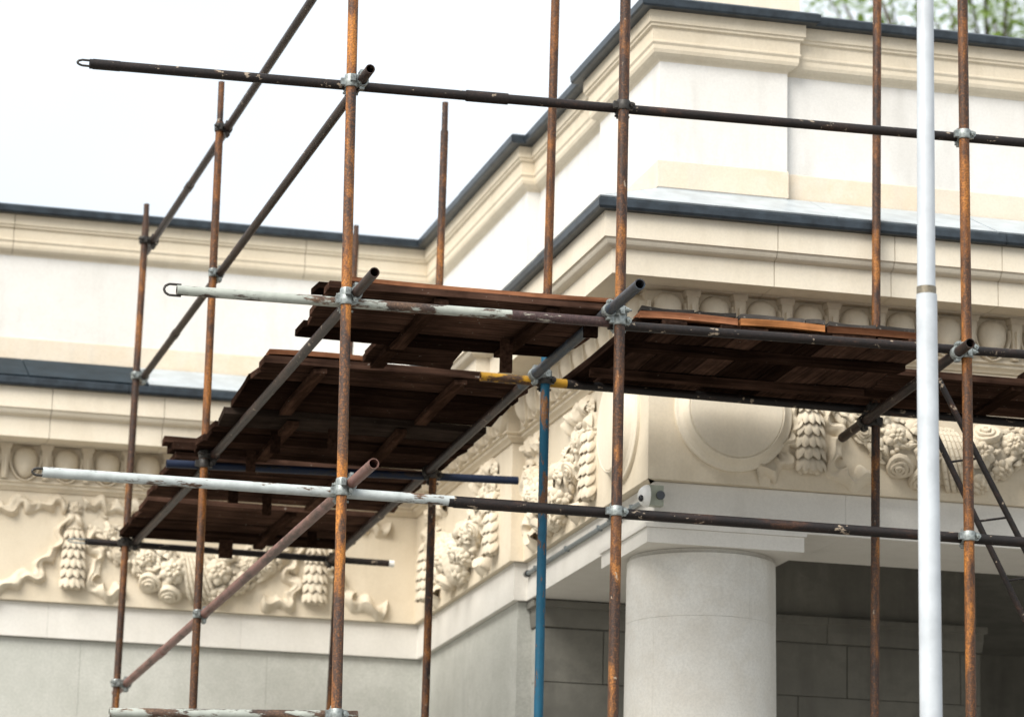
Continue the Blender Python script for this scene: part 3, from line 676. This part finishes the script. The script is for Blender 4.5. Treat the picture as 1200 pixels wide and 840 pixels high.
def coupler(pk, tk, dirty=False, flip=False):
    (a, b), (c, d) = posts[pk], tubes[tk]
    u = (b-a).normalized(); v = (d-c).normalized(); w = a-c
    A, B, C_ = 1, u.dot(v), 1; D, E_ = u.dot(w), v.dot(w); den = A*C_-B*B
    s = (B*E_-C_*D)/den; q = (A*E_-B*D)/den
    P, Q = a+u*s, c+v*q
    z = -u if u.z < 0 else u; y = (Q-P); y = (y - z*y.dot(z)); 
    if y.length < .01: y = Vector((0, 1, 0)) if abs(v.x) > .5 else Vector((1, 0, 0))
    k = max(.75, min(1.6, y.length/.052)); y.normalize(); x = y.cross(z)
    if flip: x = -x; z = -z
    mtx = Matrix(((x.x, y.x, z.x, P.x), (x.y, y.y, z.y, P.y), (x.z, y.z, z.z, (P.z+Q.z)/2), (0, 0, 0, 1)))
    mtx = mtx @ Matrix.Diagonal((1, k, 1, 1))
    o = reg(link('coupler', CMD if dirty else CM, sc_, matrix=mtx))
    for lo, ry in (((.040, .0, 0), 0), ((-.0, .053, -.040), R_(90))):
        r_ = Matrix.Translation(lo) @ (Matrix.Rotation(ry, 4, 'Z') if ry else Matrix.Identity(4))
        link('bolt', BMD if dirty else BM, o, matrix=mtx @ r_)
for a in (('F1', 'top'), ('F2', 'top'), ('F3', 'top'), ('F1', 'mid'), ('F2', 'midr'), ('F3', 'mid2'), ('F1', 'low'), ('F2', 'low2'), ('F3', 'low2'), ('F1', 'bot'),
          ('F4', 'top'), ('F4', 'mid2'), ('F4', 'low2'), ('M4', 'yel2'), ('F1', 'T1', False, True), ('M1', 'T1'), ('B1', 'T1'), ('M1', 'Tup'), ('B1', 'Tup', True), ('F1', 'Tup'), ('F1', 'Tm1', False, True), ('M1', 'Tm1', True), ('F2', 'Tm2', False, True), ('M2u', 'Tm2'),
          ('B2', 'Tm2b', True), ('F1', 'Tl1', False, True), ('M1', 'Tl1'), ('B1', 'Tl1'), ('M2', 'yel'), ('M3', 'yel2', True), ('M1', 'navy', True), ('B2', 'navy', True), ('B1', 'thin', True), ('P', 'thin', True),
          ('F3', 'T3', False, True), ('M3', 'T3', True), ('B1', 'Tw', True), ('P', 'Tm2b', True)):
    coupler(*(a if len(a) > 2 else (*a, rnd.random() < .2)))

# ------------------------------------------------------------------ decks: board panels nailed to battens, lying on the tubes
def plank(name, p0, p1, w, th_, m, parent, sideways):
    """board from p0 to p1 (underside centre line), width w across 'sideways', slightly bowed and worn at the ends"""
    p0, p1 = Vector(p0), Vector(p1); d = (p1-p0).normalized(); s = Vector(sideways).normalized(); u = Vector((0, 0, 1)); n = 5; vs = []
    tw0, tw1 = rnd.uniform(-.05, .05), rnd.uniform(-.05, .05); bow = rnd.uniform(-.008, .008); sk0, sk1 = rnd.uniform(-.02, .02), rnd.uniform(-.02, .02)
    for i in range(n+1):
        t = i/n; c = p0.lerp(p1, t); tw = tw0+(tw1-tw0)*t; cb = bow*math.sin(math.pi*t); ed = rnd.uniform(-.0025, .0025)
        for (a, b) in ((-.5, 0), (-.5, 1), (.5, 1), (.5, 0)):
            sk = (sk0*a if i == 0 else sk1*a if i == n else 0)
            vs.append(c + s*(a*(w-.006)+ed+b*.0) + u*(b*th_ + tw*a*w + cb) + d*sk)
    fs = [(i*4+j, i*4+(j+1) % 4, (i+1)*4+(j+1) % 4, (i+1)*4+j) for i in range(n) for j in range(4)] + [(3, 2, 1, 0), (n*4, n*4+1, n*4+2, n*4+3)]
    mb = MB(); mb.add(vs, fs); return mb.build(name, m, parent, smooth=False, loc=(p0+p1)/2)
def panel(label, x0, x1, y0, y1, z0, z1, n, battens, along='x', stag=.04, th_=.036, m=None, bt=(.075, .026), group='board panels laid along the scaffold', lead=None, bover=.0):
    """n boards between y0..y1 (along x) or x0..x1 (along y); underside z0 at y0 and z1 at y1"""
    t_ = thing('deck_panel', label, 'deck', ((x0+x1)/2, (y0+y1)/2, (z0+z1)/2), group)
    ws = [rnd.uniform(.55, 1.45) for i in range(n)]; tot = sum(ws); acc = 0
    for i in range(n):
        f0, f1 = acc/tot, (acc+ws[i])/tot; acc += ws[i]; fm = (f0+f1)/2; dz = rnd.uniform(-.001, .004); g_ = rnd.choice((.0, .0, .003, .008)); tk = th_*rnd.uniform(.85, 1.15)
        mm = lead if (lead and i == 0) else m
        if along == 'x':
            y = y0+(y1-y0)*fm; z = z0+(z1-z0)*fm+dz
            plank('plank', (x0+rnd.uniform(-stag, stag), y+rnd.uniform(-.008, .008), z), (x1+rnd.uniform(-stag, stag), y+rnd.uniform(-.012, .012), z), (y1-y0)*(f1-f0)-g_, tk, mm or 'wood_x', t_, (0, 1, 0))
        else:
            x = x0+(x1-x0)*fm
            plank('plank', (x, y0+rnd.uniform(-stag, stag), z0+dz), (x+rnd.uniform(-.015, .015), y1+rnd.uniform(-stag, stag), z1+dz), (x1-x0)*(f1-f0)-g_*.7, tk, mm or 'wood_y', t_, (1, 0, 0))
    for c in battens:
        w, h = bt
        if along == 'x':
            plank('batten', (c, y0+.03-bover, z0-h-.003), (c+rnd.uniform(-.03, .03), y1-.03+bover, z1-h-.003), w, h, 'wood_b', t_, (1, 0, 0))
        else:
            f = (c-y0)/(y1-y0); z = z0+(z1-z0)*f-h-.003
            plank('batten', (x0+.03, c, z), (x1-.03, c+rnd.uniform(-.03, .03), z), w, h, 'wood_x', t_, (0, 1, 0))
    return t_
def cleat(parent, x, y, ztop, h, w=.06, th_=.03, tilt=0.0):
    mb = MB(); mb.box(-w/2, -th_/2, -h, w/2, th_/2, 0)
    o = mb.build('cleat', 'wood_b', None, smooth=False); o.parent = parent; o.matrix_parent_inverse = INV[parent.name]; o.location = (x, y, ztop); o.rotation_euler = (0, tilt, R_(-6)); return o
u1 = panel('front dark board panel above the flaking white ledger, between the first two posts', 3.08, 4.50, 15.59, 16.60, 5.738, 5.728, 5, (3.62, 4.18), stag=.018, lead=None)
cleat(u1, 4.115, 16.28, 5.725, .17, .062); cleat(u1, 4.40, 15.72, 5.73, .10, .07)
u1b = panel('short two-board panel tucked behind the front left deck', 3.52, 3.99, 16.62, 17.04, 5.735, 5.728, 2, (3.60,), stag=.02)
v1 = panel('middle board panel with an orange-lit edge left of the yellow ledger end', 3.035, 4.52, 17.16, 18.25, 5.722, 5.712, 5, (4.10, 3.34), stag=.012, lead='wood_x')
cleat(v1, 3.62, 17.9, 5.68, .14, .06)
v2 = panel('dark board panel behind the middle one, above the dark blue ledger', 3.01, 4.50, 18.22, 19.26, 5.664, 5.650, 5, (4.02, 3.40), stag=.012, lead='wood_p', bt=(.07, .028))
cleat(v2, 3.36, 18.55, 5.665, .13, .055); cleat(v2, 3.66, 18.42, 5.67, .12, .05); cleat(v2, 3.32, 19.1, 5.655, .12, .055)
w1 = panel('board panel over the lower left bay next to the dark blue ledger', 2.93, 4.47, 19.40, 20.50, 5.640, 5.622, 4, (3.95,), stag=.012)
cleat(w1, 3.36, 19.9, 5.63, .13, .06); cleat(w1, 3.62, 20.2, 5.625, .13, .055)
w2 = panel('rearmost board panel of the lower left bay, nearest the wing wall', 2.945, 4.42, 20.56, 21.80, 5.604, 5.594, 4, (3.85,), stag=.012)
cleat(w2, 3.62, 21.65, 5.595, .12, .09); cleat(w2, 4.1, 21.2, 5.605, .10, .06)
u2 = panel('wide deck of cross boards under the egg-and-dart cornice right of the second post', 4.63, 6.20, 15.74, 17.09, 5.716, 5.700, 10, (16.08, 16.66), 'y', stag=.03, bt=(.09, .035))
u3 = panel('dark board panel behind the white pole at the right-hand bay', 6.17, 7.45, 16.27, 16.98, 5.708, 5.698, 4, (6.9,), stag=.03)
u4 = panel('dark board panel at the right edge of the picture, overlapping the bay behind', 6.93, 8.2, 16.05, 16.95, 5.752, 5.740, 4, (7.0,), stag=.02)
# loose boards on top of the decks
def loose(label, p0, p1, w, th_, m, sideways=(0, 1, 0), cat='board', group='loose boards lying on the decks'):
    o = plank('loose_board', p0, p1, w, th_, m, None, sideways); o['label'] = label; o['category'] = cat; o['group'] = group; return o
loose('reddish board along the deck edge just right of the second front post', (4.66, 15.80, 5.756), (5.17, 15.80, 5.757), .16, .034, 'wood_e')
loose('bright orange-faced board in the middle of the right deck edge', (5.18, 15.80, 5.757), (5.63, 15.80, 5.757), .16, .034, 'wood_o')
loose('long reddish board on the right deck edge ending behind the white pole', (5.645, 15.80, 5.757), (6.13, 15.80, 5.760), .16, .036, 'wood_e')
for i, (a, b) in enumerate(((4.67, 4.93), (4.95, 5.16), (5.18, 5.40), (5.43, 5.51), (5.53, 5.62), (5.65, 5.90), (5.91, 6.11))):
    loose('thin dark %s piece on the right deck edge, %s' % (('longer', 'short')[b-a < .15], ('nearest the second post', 'second from the post', 'on the orange board', 'tiny first chip', 'tiny second chip', 'above the long reddish board', 'beside the white pole')[i]), (a, 15.785, 5.7935), (b, 15.785, 5.7945), .12, .022, 'wood_c')
loose('reddish board edge capping the front left deck', (3.16, 15.69, 5.782), (4.49, 15.69, 5.782), .17, .022, 'wood_e')
loose('short board end sticking out beside the first front post', (3.04, 15.86, 5.784), (3.36, 15.86, 5.784), .13, .03, 'wood_x')
loose('orange-edged board on the front edge of the middle panel', (3.06, 17.22, 5.769), (3.60, 17.22, 5.769), .13, .026, 'wood_e')
loose('pale edged board on the second middle panel', (3.3, 18.75, 5.706), (4.2, 18.75, 5.706), .13, .022, 'wood_b')
loose('dark stubby board stacked at the left end of the dark blue ledger', (2.90, 19.44, 5.690), (3.5, 19.44, 5.690), .16, .045, 'wood_x')
loose('blackened board lying over the dark blue ledger', (2.86, 19.47, 5.738), (3.9, 19.47, 5.738), .15, .035, 'wood_x')

# ------------------------------------------------------------------ steel ladder leaning behind the right post
t = thing('steel_ladder', 'thin dark steel ladder leaning behind the right-hand scaffold post', 'ladder', (9.2, 16.2, 0))
A0, A1 = Vector((6.40, 16.16, 5.675)), Vector((6.881, 16.16, 4.786)); B0, B1 = Vector((6.36, 16.16, 5.42)), Vector((6.875, 16.16, 4.416))
dA = (A1-A0); 
def ongr(p, d, z): return p + d*((z-p.z)/d.z)
for p, d in ((A0, dA), (B0, B1-B0)):
    mb = MB(); mb.cyl(p, ongr(p, d, .01), .016, n=12); mb.build('rail', 'rust_c', t)
z = 5.27
while z > .3:
    a = ongr(A0, dA, z); b = ongr(B0, B1-B0, z-.033); mb = MB(); mb.cyl(a, b, .006, n=8); mb.build('rung', 'rust_c', t); z -= .30

# ------------------------------------------------------------------ tree beyond the roof
t = thing('tree', 'leafy spring tree showing above the roof at the top right', 'tree', (19.2, 45, 0))
mb = MB(); mb.cyl((19.2, 45, 0), (19.3, 45, 13), .38, .24, 14, cuts=4)
tips = []
for i in range(16):
    q = rnd.uniform(0, 6.28); b0 = Vector((19.3, 45, rnd.uniform(11.5, 13))); m_ = b0 + Vector((math.cos(q)*1.3, math.sin(q)*1.3, rnd.uniform(2.5, 4.5))); e = m_ + Vector((math.cos(q+.4)*1.5, math.sin(q+.4)*1.5, rnd.uniform(2.0, 4.0)))
    mb.cyl(b0, m_, .10, .06, 7); mb.cyl(m_, e, .06, .02, 7); tips += [m_, m_.lerp(e, .5), e]
    for k in range(3):
        f_ = m_.lerp(e, rnd.uniform(.1, .9)) + Vector((rnd.uniform(-1.2, 1.2), rnd.uniform(-1.2, 1.2), rnd.uniform(.3, 1.4))); mb.cyl(m_.lerp(e, .3), f_, .03, .01, 5); tips.append(f_)
mb.build('trunk', 'bark', t)
mb = MB()
for c in tips:
    for k in range(80):
        p = c + Vector((rnd.gauss(0, .42), rnd.gauss(0, .42), rnd.gauss(0, .36))); s = rnd.uniform(.05, .10)
        a = Vector((rnd.gauss(0, 1), rnd.gauss(0, 1), rnd.gauss(0, .6))).normalized(); b = a.orthogonal().normalized()
        mb.add([p-a*s, p+b*s*.5, p+a*s, p-b*s*.5], [(0, 1, 2, 3)])
mb.build('crown', 'leaf', t, recalc=False, smooth=False)
